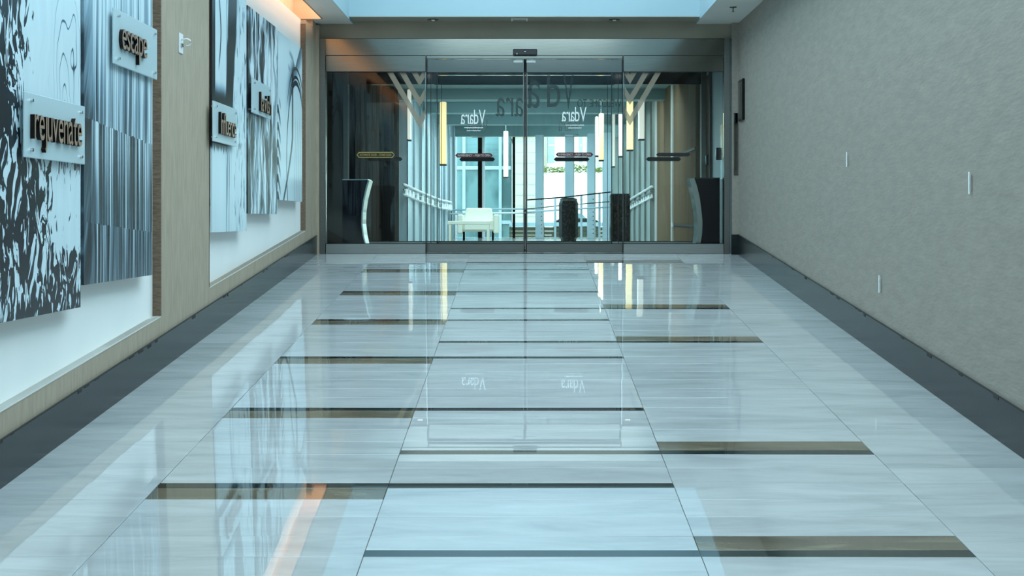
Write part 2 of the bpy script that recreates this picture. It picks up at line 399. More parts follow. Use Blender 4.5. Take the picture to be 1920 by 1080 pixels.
# ---- text
def glyphs(text, mirrored=False):
    """per character meshes (flat size 1), with x offsets; returns list of (mesh, x0, x1)"""
    out = []; pen = 0.0
    for ch in text:
        if ch == ' ': pen += 0.30; continue
        c = bpy.data.curves.new('g', 'FONT'); c.body = ch; c.size = 1.0; c.resolution_u = 5
        o = bpy.data.objects.new('g', c); COL.objects.link(o)
        bpy.context.view_layer.update()
        me = bpy.data.meshes.new_from_object(o)
        bpy.data.objects.remove(o); bpy.data.curves.remove(c)
        if ch == 'j':                      # the plaque font has an undotted j
            bb = bmesh.new(); bb.from_mesh(me)
            bmesh.ops.delete(bb, geom=[v for v in bb.verts if v.co.y > 0.53], context='VERTS'); bb.to_mesh(me); bb.free()
        xs = [v.co.x for v in me.vertices]; x0, x1 = min(xs), max(xs)
        for v in me.vertices: v.co.x += pen-x0
        out.append((me, pen, pen+x1-x0)); pen += x1-x0+0.045
    return out, pen-0.045
def solid_letter(me, sx, sy, depth, basis, origin, name, mats, parent, x_off=0.0, face_mat=None):
    """extrude a flat glyph: local x*sx along basis[0], y*sy along basis[1], depth along basis[2]"""
    bm = bmesh.new(); bm.from_mesh(me)
    bmesh.ops.dissolve_limit(bm, angle_limit=0.01, verts=bm.verts, edges=bm.edges)
    bmesh.ops.triangulate(bm, faces=bm.faces)
    if depth:
        r = bmesh.ops.extrude_face_region(bm, geom=bm.faces[:])
        vs = [e for e in r['geom'] if isinstance(e, bmesh.types.BMVert)]
        bmesh.ops.translate(bm, verts=vs, vec=(0,0,1.0))
    bmesh.ops.recalc_face_normals(bm, faces=bm.faces)
    for f in bm.faces:
        f.material_index = 1 if (len(mats) > 1 and f.normal.z > 0.9) else 0
    bx, by, bz = [Vector(b) for b in basis]; o0 = Vector(origin)
    for v in bm.verts:
        c = v.co; v.co = bx*((c.x-x_off)*sx)+by*(c.y*sy)+bz*(c.z*depth)
    m2 = bpy.data.meshes.new(name); bm.to_mesh(m2); bm.free()
    for mm in mats: m2.materials.append(mm)
    ob = bpy.data.objects.new(name, m2); COL.objects.link(ob); ob.location = o0
    if parent:
        ob.parent = parent; wl = Vector((0,0,0)); p = parent
        while p: wl += p.location; p = p.parent
        ob.location = o0-wl
    return ob
def word_single(text, origin, width, height, basis, depth, name, mat, parent, ref='cap'):
    """whole word as one mesh (flat print)"""
    gl, tot = glyphs(text)
    bm = bmesh.new()
    for me, a, b in gl: bm.from_mesh(me)
    ymax = max(v.co.y for v in bm.verts)
    me = bpy.data.meshes.new('t'); bm.to_mesh(me); bm.free()
    o = solid_letter(me, width/tot, height/ymax, depth, basis, origin, name, [mat], parent)
    return o
MIR = ((-1,0,0),(0,0,1),(0,1,0))       # reads right way round from beyond the doors
FRONT = ((1,0,0),(0,0,1),(0,-1,0))
WALL_L = ((0,1,0),(0,0,1),(1,0,0))

# ------------------------------------------------------------------ key dimensions
XL, XR = -2.24, 2.32; YD = 15.42; PXD = F/YD; ZC = 3.774; FZ = 1.283
XB = -2.29         # back of the wall recesses
dx = lambda x, Y=YD: (x-CX)*Y/F
dz = lambda y, Y=YD: EYE+(CY-y)*Y/F
Y0 = -12.0
WE = -1.0          # near end of the skylight well, behind the viewer
ZT = 5.5

# ------------------------------------------------------------------ floor with tiles
fl = MB().rbox(XL-0.2, XR+0.2, Y0, YD+0.06, -0.20, -0.008).build('floor', MT['grout'], origin=(0,0,0)); tag(fl, 'ramped floor of polished pale stone tiles with dark cross strips leading to doors', None, kind='structure')
def row_y(k): return 5.152+0.2475*k+0.00036*max(k, 0)**2
cols = [(XL, -1.572), (-1.572, -0.582), (-0.582, 0.644), (0.644, 1.640), (1.640, XR)]
unit = None
def tile_mesh(mat, nm):
    mb = MB(); g = 0.5
    b = 0.5
    e = 0.0   # simple slab with a chamfered top edge, unit size
    vs = [(-b,-b,-1),(b,-b,-1),(b,b,-1),(-b,b,-1),(-b,-b,-0.12),(b,-b,-0.12),(b,b,-0.12),(-b,b,-0.12)]
    mb.hexa(vs)
    bm = mb.bm; bm.verts.ensure_lookup_table(); bm.faces.ensure_lookup_table()
    return mb
meshes = {}
def unit_tile(matkey, w, d):
    key = (matkey, round(w,3), round(d,3))
    if key in meshes: return meshes[key]
    bm = bmesh.new(); t = 0.03; c = 0.0012
    lo = [bm.verts.new(p) for p in ((-w/2,-d/2,-t),(w/2,-d/2,-t),(w/2,d/2,-t),(-w/2,d/2,-t))]
    mi = [bm.verts.new(p) for p in ((-w/2,-d/2,-c),(w/2,-d/2,-c),(w/2,d/2,-c),(-w/2,d/2,-c))]
    hi = [bm.verts.new(p) for p in ((-w/2+c,-d/2+c,0),(w/2-c,-d/2+c,0),(w/2-c,d/2-c,0),(-w/2+c,d/2-c,0))]
    bm.faces.new(hi); bm.faces.new(lo[::-1])
    for A, B in ((lo, mi), (mi, hi)):
        for i in range(4): j = (i+1) % 4; bm.faces.new([A[i], A[j], B[j], B[i]])
    me = bpy.data.meshes.new('tile'); bm.to_mesh(me); bm.free(); me.materials.append(MT[matkey]); meshes[key] = me
    return me
TH = math.atan(M); rt = random.Random(3)
def put_tile(x0, x1, y0, y1, matkey, name='tile', gx=0.0024, gy=0.0016):
    w = x1-x0-gx; d = (y1-y0-gy)/math.cos(TH)
    me = unit_tile(matkey, w, d)
    o = bpy.data.objects.new(name, me); COL.objects.link(o); o.parent = fl
    yc = (y0+y1)/2
    s = 1.0 if name == 'tile' else 0.4
    o.location = ((x0+x1)/2, yc, M*yc)
    o.rotation_euler = (TH+rt.gauss(0, 0.0010)*s, rt.gauss(0, 0.0011)*s, 0)
    return o
L_ROWS = {3,9,15,21,27,33,-3,-9}; R_ROWS = {0,6,18,24,36,-12}
for k in range(-14, 41):
    y0, y1 = row_y(k), min(row_y(k+1), YD-0.02)
    if y1-y0 < 0.02: continue
    for ci, (x0, x1) in enumerate(cols):
        if k in L_ROWS and ci in (1, 2):
            ys = y1-0.078
            put_tile(x0, x1, y0, ys, 'tile_brown' if ci == 1 else 'tile', 'accent_tile' if ci == 1 else 'tile')
            put_tile(x0, x1, ys, y1, 'tile_black', 'dark_strip', gx=0.0 if ci == 2 else 0.0)
        elif k in R_ROWS and ci in (2, 3):
            ys = y0+0.078
            put_tile(x0, x1, y0, ys, 'tile_black', 'dark_strip', gx=0.0)
            put_tile(x0, x1, ys, y1, 'tile_brown' if ci == 3 else 'tile', 'accent_tile' if ci == 3 else 'tile')
        else:
            put_tile(x0, x1, y0, y1, 'tile')
# landing slab behind the camera side of the tiling
MB().rbox(XL, XR, Y0, row_y(-14), -0.008, 0.0).build('floor_slab', MT['tile'], fl)

# ------------------------------------------------------------------ left wall with two recesses
A0, A1, B0, B1 = 5.72, 8.785, 10.125, 14.60
LIP = 0.325
wl = MB()
wl.rtbox(-2.62, XL, Y0, A0, -0.1, 3.70)
wl.rtbox(-2.62, XL, A1, B0, -0.1, 3.70)
wl.rtbox(-2.62, XL, B1, 15.33, -0.1, 3.70)
for a, b in ((A0, A1), (B0, B1)): wl.rbox(-2.62, XL, a, b, -0.1, LIP)
wl.box(-2.62, -2.209, 15.33, 17.3, 1.0, 3.75).box(-2.62, XL, 15.10, 15.33, 3.70, ZC)
for a, b in ((A0, A1), (B0, B1)): wl.box(-2.62, XB-0.001, a, b, 3.66, 3.70)
wl = wl.build('wall_left', MT['fabric_left']); tag(wl, 'left wall covered in warm woven fabric with two tall white recesses', None, kind='structure')
for a, b in ((A0, A1), (B0, B1)):
    MB().rtbox(-2.60, XB, a-0.01, b+0.01, LIP-0.02, 3.705).build('recess_back', MT['paint'], wl)
    MB().rtbox(XB, XL+0.0015, b-0.012, b+0.004, LIP, 3.66).build('jamb_lining', MT['jamb'], wl)
    MB().rtbox(XB, XL+0.0015, a-0.004, a+0.012, LIP, 3.66).build('jamb_lining', MT['jamb'], wl)
    MB().rbox(XB, XL+0.002, a+0.012, b-0.012, LIP-0.006, LIP).build('sill', MT['soffit'], wl)

# right wall: backing and fabric panels with fine joints
wr = MB().rtbox(XR+0.004, XR+0.3, Y0, 15.33, -0.1, ZC+0.1)
wr.box(2.248, XR+0.3, 15.33, 15.42, 1.0, ZC+0.1)
wr = wr.build('wall_right', MT['fabric']); tag(wr, 'right wall covered in grey mottled woven fabric panels', None, kind='structure')
edges = [-12.0, -9.0, -6.3, -3.6, -0.9, 1.8, 3.1, 4.45, 5.8, 7.15, 8.5, 9.85, 11.2, 12.55, 13.9, 15.33]
for a, b in zip(edges, edges[1:]):
    MB().rtbox(XR, XR+0.004, a+0.0002, b-0.0002, 0.0, 2.3365).build('fabric_panel', MT['fabric'], wr)
    MB().box(XR, XR+0.004, a+0.0002, b-0.0002, 2.337, ZC+0.05).build('fabric_panel', MT['fabric'], wr)

# baseboards
bl = MB().rbox(XL, XL+0.014, Y0, 15.33, 0.0, 0.205).build('baseboard_left', MT['base']); tag(bl, None, None, kind='structure')
br = MB().rbox(XR-0.014, XR, Y0, 15.33, 0.0, 0.215).box(2.236, XR-0.014, 15.316, 15.33, 1.27, 1.49).build('baseboard_right', MT['base']); tag(br, None, None, kind='structure')
def cap_line(x0, x1, h, parent, seed):
    r = random.Random(seed); mb = MB(); y = 5.0
    mb.rbox(x0, x1, Y0, 15.32, h, h+0.006)
    while y < 14.8:
        l = r.uniform(0.02, 0.10)
        mb.rbox(x0-0.0, x1+0.0, y, y+l, h-r.uniform(0.004, 0.02), h)
        y += l+r.choice([0.05, 0.1, 0.5, 0.9])
    mb.build('sealant_bead', MT['gasket'], parent)
cap_line(XL+0.0135, XL+0.0155, 0.2035, bl, 1); cap_line(XR-0.0155, XR-0.0135, 0.2135, br, 2)

# ------------------------------------------------------------------ ceiling, skylight well, cove
ce = MB()
ce.box(-2.12, -1.853, Y0, 15.45, ZC, 3.79)                  # left soffit
ce.box(-2.64, -2.12, 15.05, 15.45, ZC, 3.86)                # end of the cove slot
ce.box(1.869, XR+0.3, Y0, 15.45, ZC, 3.9)                   # right soffit
ce.box(-2.64, -1.90, Y0, 15.05, 4.16, 4.2)                 # cove lid
ce = ce.build('ceiling', MT['soffit']); tag(ce, 'grey ceiling soffits beside an open white skylight well', None, kind='structure')
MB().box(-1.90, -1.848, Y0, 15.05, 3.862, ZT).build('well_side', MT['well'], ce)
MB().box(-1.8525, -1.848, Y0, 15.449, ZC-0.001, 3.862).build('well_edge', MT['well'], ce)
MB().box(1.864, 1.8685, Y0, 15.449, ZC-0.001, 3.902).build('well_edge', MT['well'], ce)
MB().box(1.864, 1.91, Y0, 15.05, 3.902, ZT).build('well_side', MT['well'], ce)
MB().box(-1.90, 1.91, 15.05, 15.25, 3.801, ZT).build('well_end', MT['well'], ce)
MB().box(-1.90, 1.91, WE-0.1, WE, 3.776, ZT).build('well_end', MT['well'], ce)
MB().box(-1.849, 1.865, Y0, WE-0.1, ZC, 3.9).build('lower_soffit', MT['soffit'], ce)  # unseen, added to close the well so the rear reflects dimly
MB().box(-1.847, 1.863, 15.05, 15.449, 3.796, 3.80).build('bulkhead_soffit', MT['bulkhead'], ce)
MB().box(-2.46, -2.44, Y0, 15.05, 3.70, 4.16).build('cove_back', MT['cove'], ce)
MB().box(-2.44, -2.12, 15.04, 15.05, ZC, 4.16).build('cove_end', MT['cove'], ce)
MB().box(-2.14, -2.12, Y0, 15.04, 3.775, 3.80).build('cove_lip', MT['bulkhead'], ce)
wb = MB().box(-2.62, XR+0.3, 15.45, 15.60, dz(73), 4.2).build('wall_back', MT['bulkhead']); tag(wb, 'taupe bulkhead wall above the glass entrance', None, kind='structure')
wf = MB().box(-2.7, XR+0.3, Y0-0.2, Y0, -1.4, 4.2).build('wall_front', MT['wood_dark']); tag(wf, 'unseen end wall behind the viewer, darkened to dim the door reflections', None, kind='structure')  # dark colour added to keep reflections in the door glass low

# ------------------------------------------------------------------ art panels and plaques
def panel(y0, y1, z0, z1, mat, label, x0=-2.235, x1=-2.22):
    t = empty('art_panel', (x0, y0, z0), label, 'wall art', 'printed art panels in the left wall recesses')
    b = MB().box(x0, x1, y0, y1, z0, z1).build('printed_board', mat, t, origin=(x0, y0, z0))
    for zz in (z0+0.22, z1-0.22):
        MB().box(XB, x0, y0+0.15, y1-0.15, zz-0.03, zz+0.03).build('mounting_rail', MT['steel'], t)
    return t
panel(5.86, 7.125, 1.212, 3.12, art_ripple(), 'tall black and pale blue ink ripple print behind the rejuvenate plaque')
panel(7.18, 8.50, 1.320, 3.22, art_curtain(), 'tall blue grey print of fine vertical streaks behind the escape plaque')
panel(10.14, 11.386, 1.560, 3.46, art_fall(), 'tall print of pale water with a black band nearest the fabric pier')
panel(11.44, 12.82, 1.700, 3.375, art_reeds(), 'tall print of dark wavy vertical reeds behind the lavish plaque')
panel(12.86, 14.25, 1.830, 3.36, art_arc(), 'tall print of arching ribs and an oval, farthest along the wall')

def plaque(y0, y1, z0, z1, text, ty0, ty1, base, xh, label, refch='e'):
    xp = -2.190
    t = empty('word_plaque', (xp, y0, z0), label, 'sign', 'frosted word plaques on the art panels')
    MB().box(xp-0.010, xp, y0, y1, z0, z1).build('acrylic_plate', MT['acrylic'], t, bevel=0.003)
    for yy in (y0+0.075, y1-0.075):
        for zz in (z0+0.035, z1-0.035):
            MB().cyl((-2.22, yy, zz), (xp+0.012, yy, zz), 0.008, 12).build('standoff', MT['chrome'], t)
    gl, tot = glyphs(text.replace('i', 'l') if text == 'influence' else text)
    ge, _ = glyphs(refch); ex = max(v.co.y for v in ge[0][0].vertices)
    sx = (ty1-ty0)/tot; sy = xh/ex
    for me, a, b in gl:
        solid_letter(me, sx, sy, 0.020, WALL_L, (xp+0.001, ty0+a*sx, base), 'letter', [MT['bronze_side'], MT['copper']], t, x_off=a)
    return t
plaque(6.243, 7.10, 1.925, 2.215, 'rejuvenate', 6.31, 6.99, 2.010, 0.110, 'frosted plaque with bronze letters rejuvenate on the ink ripple print')
plaque(7.60, 8.50, 2.485, 2.785, 'escape', 7.69, 8.20, 2.578, 0.108, 'frosted plaque with bronze letters escape on the vertical streak print')
plaque(10.04, 10.86, 2.205, 2.492, 'influence', 10.20, 10.74, 2.268, 0.105, 'frosted plaque with bronze letters influence beside the fabric pier')
plaque(11.47, 12.31, 2.515, 2.795, 'lavish', 11.76, 12.24, 2.552, 0.105, 'frosted plaque with bronze letters lavish on the wavy reed print')

# ------------------------------------------------------------------ small wall fittings
t = empty('wall_hook', (XL, 9.275, 2.80), 'small white wall plate with a projecting hook on the left fabric pier', 'hook')
MB().box(XL, XL+0.008, 9.225, 9.325, 2.735, 2.865).build('plate', MT['white'], t, bevel=0.002)
MB().tube([(XL+0.008, 9.275, 2.825), (XL+0.045, 9.275, 2.83), (XL+0.062, 9.285, 2.82), (XL+0.066, 9.29, 2.80), (XL+0.055, 9.29, 2.785), (XL+0.035, 9.285, 2.785)], 0.006, 8).build('hook', MT['white'], t, smooth=True)
MB().box(XL+0.008, XL+0.018, 9.255, 9.295, 2.775, 2.80).build('switch', MT['chrome'], t, bevel=0.002)
def clip(px, ya, yb, label):
    Y = F*(XR-0.012)/(px-CX); z1 = EYE+(CY-ya)*Y/F; z0 = EYE+(CY-yb)*Y/F
    t = empty('wall_clip', (XR, Y, z0), label, 'bracket', 'thin white brackets on the right wall')
    MB().box(XR-0.015, XR-0.012, Y-0.004, Y+0.016, z0, z1).build('tab', MT['white'], t, bevel=0.001)
    MB().box(XR-0.012, XR, Y+0.010, Y+0.015, z0+0.01, z1-0.01).build('web', MT['white'], t)
clip(1588, 285, 313, 'thin white bracket high on the right wall, nearest the doors')
clip(1818, 322, 364, 'thin white bracket high on the right wall, nearest the viewer')
clip(1649, 516, 549, 'thin white bracket low on the right wall above the baseboard')
t = empty('wall_sign', (XR, 15.1, 2.7), 'slim dark framed sign box high on the right wall by the entrance', 'sign')
MB().box(XR-0.028, XR, 14.92, 15.22, 2.70, 3.135).build('frame', MT['bronze_side'], t, bevel=0.006)
MB().box(XR-0.031, XR-0.0282, 14.94, 15.20, 2.725, 3.11).build('face', MT['steel_dark'], t)
t = empty('door_control_panel', (2.29, 15.33, 2.13), 'narrow steel door control plate on the return right of the doors', 'control panel')
MB().box(2.262, 2.306, 15.318, 15.33, 2.13, 2.80).build('plate', MT['steel'], t, bevel=0.002)
MB().box(2.278, 2.290, 15.314, 15.318, 2.18, 2.76).build('slot_cover', MT['steel_dark'], t)
MB().cyl((2.284, 15.318, 2.48), (2.284, 15.306, 2.48), 0.006, 12).build('key_lock', MT['black'], t)
# ceiling fittings
t = empty('sprinkler_head', (2.09, 14.2, ZC), 'pendant sprinkler head under the right ceiling soffit', 'sprinkler')
MB().lathe([(0.038, 0.0), (0.034, -0.006), (0.012, -0.008)], (2.09, 14.2, ZC), 20).build('escutcheon', MT['steel_dark'], t)
MB().cyl((2.09, 14.2, ZC-0.008), (2.09, 14.2, ZC-0.045), 0.006, 10).build('stem', MT['steel_dark'], t)
MB().lathe([(0.006, 0.0), (0.018, -0.003), (0.002, -0.005)], (2.09, 14.2, ZC-0.045), 16).build('deflector', MT['steel_dark'], t)
for px, lab in ((812, 'recessed round downlight left of centre above the doors'), (1152, 'recessed round downlight right of centre above the doors')):
    x = dx(px, 15.25); t = empty('downlight', (x, 15.25, 3.796), lab, 'ceiling light', 'recessed downlights above the doors')
    MB().lathe([(0.062, 0.0), (0.060, -0.004), (0.045, -0.005)], (x, 15.25, 3.796), 24).build('trim_ring', MT['bronze_side'], t)
    MB().lathe([(0.022, 0.0), (0.016, -0.008), (0.004, -0.010)], (x, 15.25, 3.791), 16).build('lamp', MT['white'], t)
x = dx(974, 15.22); t = empty('ceiling_vent', (x, 15.22, 3.796), 'flat pale ceiling plate centred above the doors', 'ceiling plate')
MB().box(x-0.09, x+0.09, 15.14, 15.30, 3.784, 3.796).build('plate', MT['soffit'], t, bevel=0.003)
MB().box(x-0.07, x+0.07, 15.16, 15.28, 3.780, 3.784).build('grille', MT['bulkhead'], t)

# ------------------------------------------------------------------ sliding glass entrance
def hexlabel(xc, z, w, h, Y, key, text, parent, tmat='label_txt', edge=None):
    p = [(xc-w/2, Y, z), (xc-w/2+h*0.5, Y, z+h/2), (xc+w/2-h*0.5, Y, z+h/2), (xc+w/2, Y, z), (xc+w/2-h*0.5, Y, z-h/2), (xc-w/2+h*0.5, Y, z-h/2)]
    if edge:
        q = [(xc+(a[0]-xc)*1.03, Y+0.0005, z+(a[2]-z)*1.35) for a in p]
        MB().prism(q, (0, 0.001, 0)).build('label_border', MT[edge], parent)
    o = MB().prism(p, (0, 0.001, 0)).build('warning_label', MT[key], parent)
    if text:
        word_single(text, (xc-w*0.43, Y-0.0012, z-h*0.25), w*0.86, h*0.5, FRONT, 0.0006, 'label_print', MT[tmat], parent)
def chevrons(apex_x, z0, side, xlim, Y, parent, ztop):
    """three nested V bands of frosted vinyl; side=-1: long arms to the left, cut by xlim on the short side"""
    sl = 0.585           # run per rise
    th = 0.105
    for k in range(3):
        za = z0+k*0.225
        # long arm
        zt = ztop
        L = (zt-za)*sl
        pts = [(apex_x, Y, za), (apex_x+side*L, Y, zt), (apex_x+side*(L-th*0.62), Y, zt), (apex_x, Y, za+th)]
        MB().prism(pts, (0, 0.0008, 0)).build('chevron', MT['vin_tan'], parent)
        s = abs(xlim-apex_x); h = s/sl
        pts = [(apex_x, Y, za), (apex_x, Y, za+th), (xlim, Y, za+th+h), (xlim, Y, za+h)]
        MB().prism(pts, (0, 0.0008, 0)).build('chevron', MT['vin_tan'], parent)
def vdara(xr, z0, w, h, Y, parent):
    o = word_single('Vdara', (xr, Y, z0), w, h, MIR, 0.0008, 'lettering', MT['vin_white'], parent)
    MB().box(xr-w*0.85, xr-w*0.1, Y, Y+0.0008, z0-0.045, z0-0.037).build('underline', MT['vin_white'], parent)
    MB().box(xr-w*0.75, xr-w*0.2, Y, Y+0.0008, z0-0.075, z0-0.069).build('underline', MT['vin_white'], parent)

def entrance(Y, name, label, front):
    d = empty(name, (0, Y, FZ), label, kind='structure')
    s = Y/YD
    X = lambda px: dx(px, YD)
    zt, zh, zr, zg = dz(73), dz(105), dz(135), dz(457)
    pxs = [(600, 611), (1357, 1368)]
    if not front: zt, zh, zr, zg = 3.62, 3.45, 3.307, 1.385
    for a, b in pxs:
        MB().box(X(a), X(b), Y-0.045, Y+0.10, FZ, zt).build('post', MT['steel_rail2'], d, bevel=0.003)
    MB().box(X(611), X(1357), Y-0.045, Y+0.12, zh+0.004, zt-0.004).build('header', MT['steel' if front else 'steel_dark'], d, bevel=0.002)
    MB().box(X(611), X(1357), Y-0.046, Y-0.040, zt-0.004, zt).build('shadow_joint', MT['gasket'], d)
    MB().box(X(611), X(1357), Y-0.03, Y+0.12, FZ-0.012, FZ+0.004).build('threshold', MT['steel_dark'], d)
    # sidelites
    for a, b, sd in ((611, 799, -1), (1168, 1357, 1)):
        x0, x1 = X(a), X(b)
        p = MB().box(x0+0.004, x1-0.004, Y-0.035, Y+0.015, zr, zh).build('sidelite', MT['steel' if front else 'steel_dark'], d, bevel=0.002)
        MB().box(x0+0.004, x1-0.004, Y-0.035, Y+0.015, FZ, zg).build('bottom_rail', MT['steel_rail'], p, bevel=0.002)
        MB().box(x0+0.004, x1-0.004, Y-0.010, Y+0.002, zg, zr).build('glass_pane', MT['glass'], p)
        for zz in (zg-0.002, zr-0.004):
            MB().box(x0+0.004, x1-0.004, Y-0.038, Y-0.034, zz, zz+0.007).build('gasket', MT['gasket'], p)
        MB().box(x0+0.004, x1-0.004, Y-0.038, Y-0.034, zh-0.003, zh+0.005).build('gasket', MT['gasket'], p)
        xe = x1-0.008 if sd < 0 else x0+0.004
        MB().box(xe, xe+0.004, Y-0.014, Y+0.004, zg, zr).build('edge_trim', MT['chrome'], p)
        MB().box(xe+0.010*(-sd), xe+0.010*(-sd)+0.006, Y-0.035, Y+0.012, FZ, zh).build('edge_seal', MT['gasket'], p)
        if front:
            if sd < 0:
                chevrons(X(787), dz(240), -1, X(797), Y-0.012, p, dz(136))
                hexlabel(X(704.5), dz(290.5), 0.40, 0.046, Y-0.0125, 'label_blk', 'AUTOMATIC DOOR -- STAND CLEAR', p, 'label_yel', 'label_yel')
            else:
                chevrons(X(1181), dz(236), 1, X(1171), Y-0.012, p, dz(136))
                hexlabel(X(1262), dz(290), 0.37, 0.040, Y-0.0125, 'label_blk', '', p)
        else:
            hexlabel(dx(722 if sd < 0 else 1244, Y), dz(298.5, Y), 0.43, 0.050, Y-0.0125, 'label_blk', '', p)
    # sliding leaves
    for a, b, sd in ((793, 984.3, -1), (985.3, 1174, 1)):
        x0, x1 = X(a), X(b); ya, yb = Y+0.03, Y+0.075
        zl = FZ+0.012
        p = MB().box(x0, x1, ya, yb, zr, zh-0.034).build('sliding_leaf', MT['steel_dark'], d, bevel=0.002)
        MB().box(x0, x1, ya, yb, zl, zg).build('bottom_rail', MT['steel_rail2'], p, bevel=0.002)
        MB().box(x0, x1, ya+0.016, ya+0.028, zg, zr).build('glass_pane', MT['glass'], p)
        for zz in (zg-0.002, zr-0.004):
            MB().box(x0, x1, ya-0.003, ya+0.001, zz, zz+0.007).build('gasket', MT['gasket'], p)
        xe = x1-0.012 if sd < 0 else x0
        MB().box(xe, xe+0.012, ya, yb, zl, zh-0.036).build('meeting_stile', MT['gasket'], p)
        xe2 = x0+0.08 if sd < 0 else x1-0.085
        MB().box(xe2, xe2+0.006, ya+0.010, ya+0.030, zg, zr).build('edge_seal', MT['gasket'], p)
        xe3 = xe-0.008 if sd < 0 else xe+0.014
        MB().box(xe3, xe3+0.006, ya+0.008, ya+0.034, zg, zr).build('edge_trim', MT['steel_rail2'], p)
        if front:
            xb = X(963) if sd < 0 else X(987)
            MB().box(xb, xb+0.10, ya-0.012, ya, dz(117), dz(112)).build('hanger_cover', MT['white'], p, bevel=0.002)
            vdara(X(910 if sd < 0 else 1100), dz(232 if sd < 0 else 227), 0.27, 0.155, ya+0.012, p)
            hexlabel(X(888.5 if sd < 0 else 1077.5), dz(291 if sd < 0 else 289.5), 0.41, 0.046, ya+0.013, 'label_red', 'IN EMERGENCY -- PUSH TO OPEN', p)
            yl = ya+0.030  # dim mirrored letters, drawn as thin see-through shapes behind the pane
            if sd > 0:
                word_single('V', (X(1076), yl, dz(203)), 0.115, 0.375, MIR, 0.0008, 'large_letter', MT['dark_letter'], p)
                word_single('d', (X(1051), yl, dz(200)), 0.145, 0.375, MIR, 0.0008, 'large_letter', MT['dark_letter'], p)
                word_single('a', (X(1012), yl, dz(201)), 0.145, 0.30, MIR, 0.0008, 'large_letter', MT['dark_letter'], p)
                word_single('WELCOME TO', (X(1166), yl, dz(200)), 0.48, 0.085, MIR, 0.0008, 'welcome_lettering', MT['dark_letter'], p)
            else:
                word_single('ara', (X(981), yl, dz(217)), 0.30, 0.20, MIR, 0.0008, 'large_letter', MT['dark_letter'], p)
        else:
            vdara(dx(915 if sd < 0 else 1088, Y), dz(246 if sd < 0 else 245, Y), 0.265, 0.15, ya+0.012, p)
            hexlabel(dx(894.5 if sd < 0 else 1072, Y), dz(298.5, Y), 0.44, 0.050, ya+0.013, 'label_blk', '', p)
    MB().box(X(799), X(1168), Y-0.02, Y+0.10, zh-0.030, zh+0.004).build('track', MT['steel'], d, bevel=0.002)
    if front:
        so = MB().box(X(962), X(1007), Y-0.085, Y-0.045, dz(104.5), dz(93.5)).build('motion_sensor', MT['black'], d, bevel=0.006)
        MB().box(X(983), X(986), Y-0.087, Y-0.085, dz(99), dz(98)).build('status_light', MT['white'], so)
        MB().box(X(969), X(970), Y-0.087, Y-0.085, dz(104), dz(101)).build('status_light', MT['white'], so)
    return d
entrance(YD, 'door_1', 'stainless framed automatic glass sliding doors with frosted lettering at the ramp top', True)
entrance(17.40, 'door_2', 'second set of glass sliding doors beyond the vestibule', False)

# ------------------------------------------------------------------ vestibule
gf = MB().box(-2.7, 3.4, YD+0.061, 31.0, FZ-0.2, FZ-0.013).build('floor', MT['gfloor']); tag(gf, 'level pale stone floor beyond the glass doors', None, kind='structure')
vc = MB().box(-2.7, 2.9, 15.60, 17.62, 3.52, 3.62).build('ceiling', MT['steel_dark']); tag(vc, 'dark ceiling of the vestibule between the door sets', None, kind='structure')
vr = MB().box(2.232, 2.9, 15.42, 17.6, FZ-0.1, 3.6).build('wall_vestibule_right', MT['fin']); tag(vr, 'pale metal clad right wall of the vestibule', None, kind='structure')
MB().box(2.226, 2.232, 16.95, 17.35, FZ, 3.4).build('panel', MT['wood_tan'], vr)
MB().box(2.20, 2.232, 16.85, 16.90, FZ, 3.45).build('post', MT['gasket'], vr)
for yy, z0, z1, lab in ((17.1, 2.31, 2.43, 'small black card reader on the right vestibule wall, farther back'), (16.2, 2.33, 2.47, 'small black card reader on the right vestibule wall, nearer')):
    t = empty('card_reader', (2.21, yy, z0), lab, 'card reader', 'card readers in the vestibule')
    MB().box(2.19, 2.226 if yy > 17 else 2.232, yy-0.03, yy+0.03, z0, z1).build('housing', MT['black'], t, bevel=0.006)
    MB().box(2.187, 2.19, yy-0.018, yy+0.018, z0+0.05, z1-0.015).build('face_plate', MT['chrome'], t)
t = empty('wall_panel_door', (2.232, 16.3, 2.2), 'flush steel access panel on the right vestibule wall', 'access panel')
MB().box(2.222, 2.232, 15.85, 16.08, 2.1, 2.72).build('plate', MT['steel'], t, bevel=0.003)
MB().box(2.216, 2.222, 15.87, 15.89, 2.4, 2.47).build('handle', MT['chrome'], t)
vl = MB().box(-2.9, -2.215, 17.31, 17.6, FZ-0.1, 3.6).box(-2.9, -2.1, 17.6, 21.6, FZ-0.1, 3.9).box(-2.1, -1.895, 20.9, 21.62, FZ-0.1, 3.6).build('wall_vestibule_left', MT['wood_dark']); tag(vl, 'dark brown left wall beyond the glass doors', None, kind='structure')
for k in range(8):
    MB().box(-2.1, -2.085, 17.62+k*0.5, 18.10+k*0.5, FZ, 3.6).build('wall_panel', MT['wood_dark'], vl, bevel=0.004)
MB().box(-2.209, -2.195, 15.56, 17.3, FZ, 3.5).build('wall_panel', MT['wood_dark'], vl)

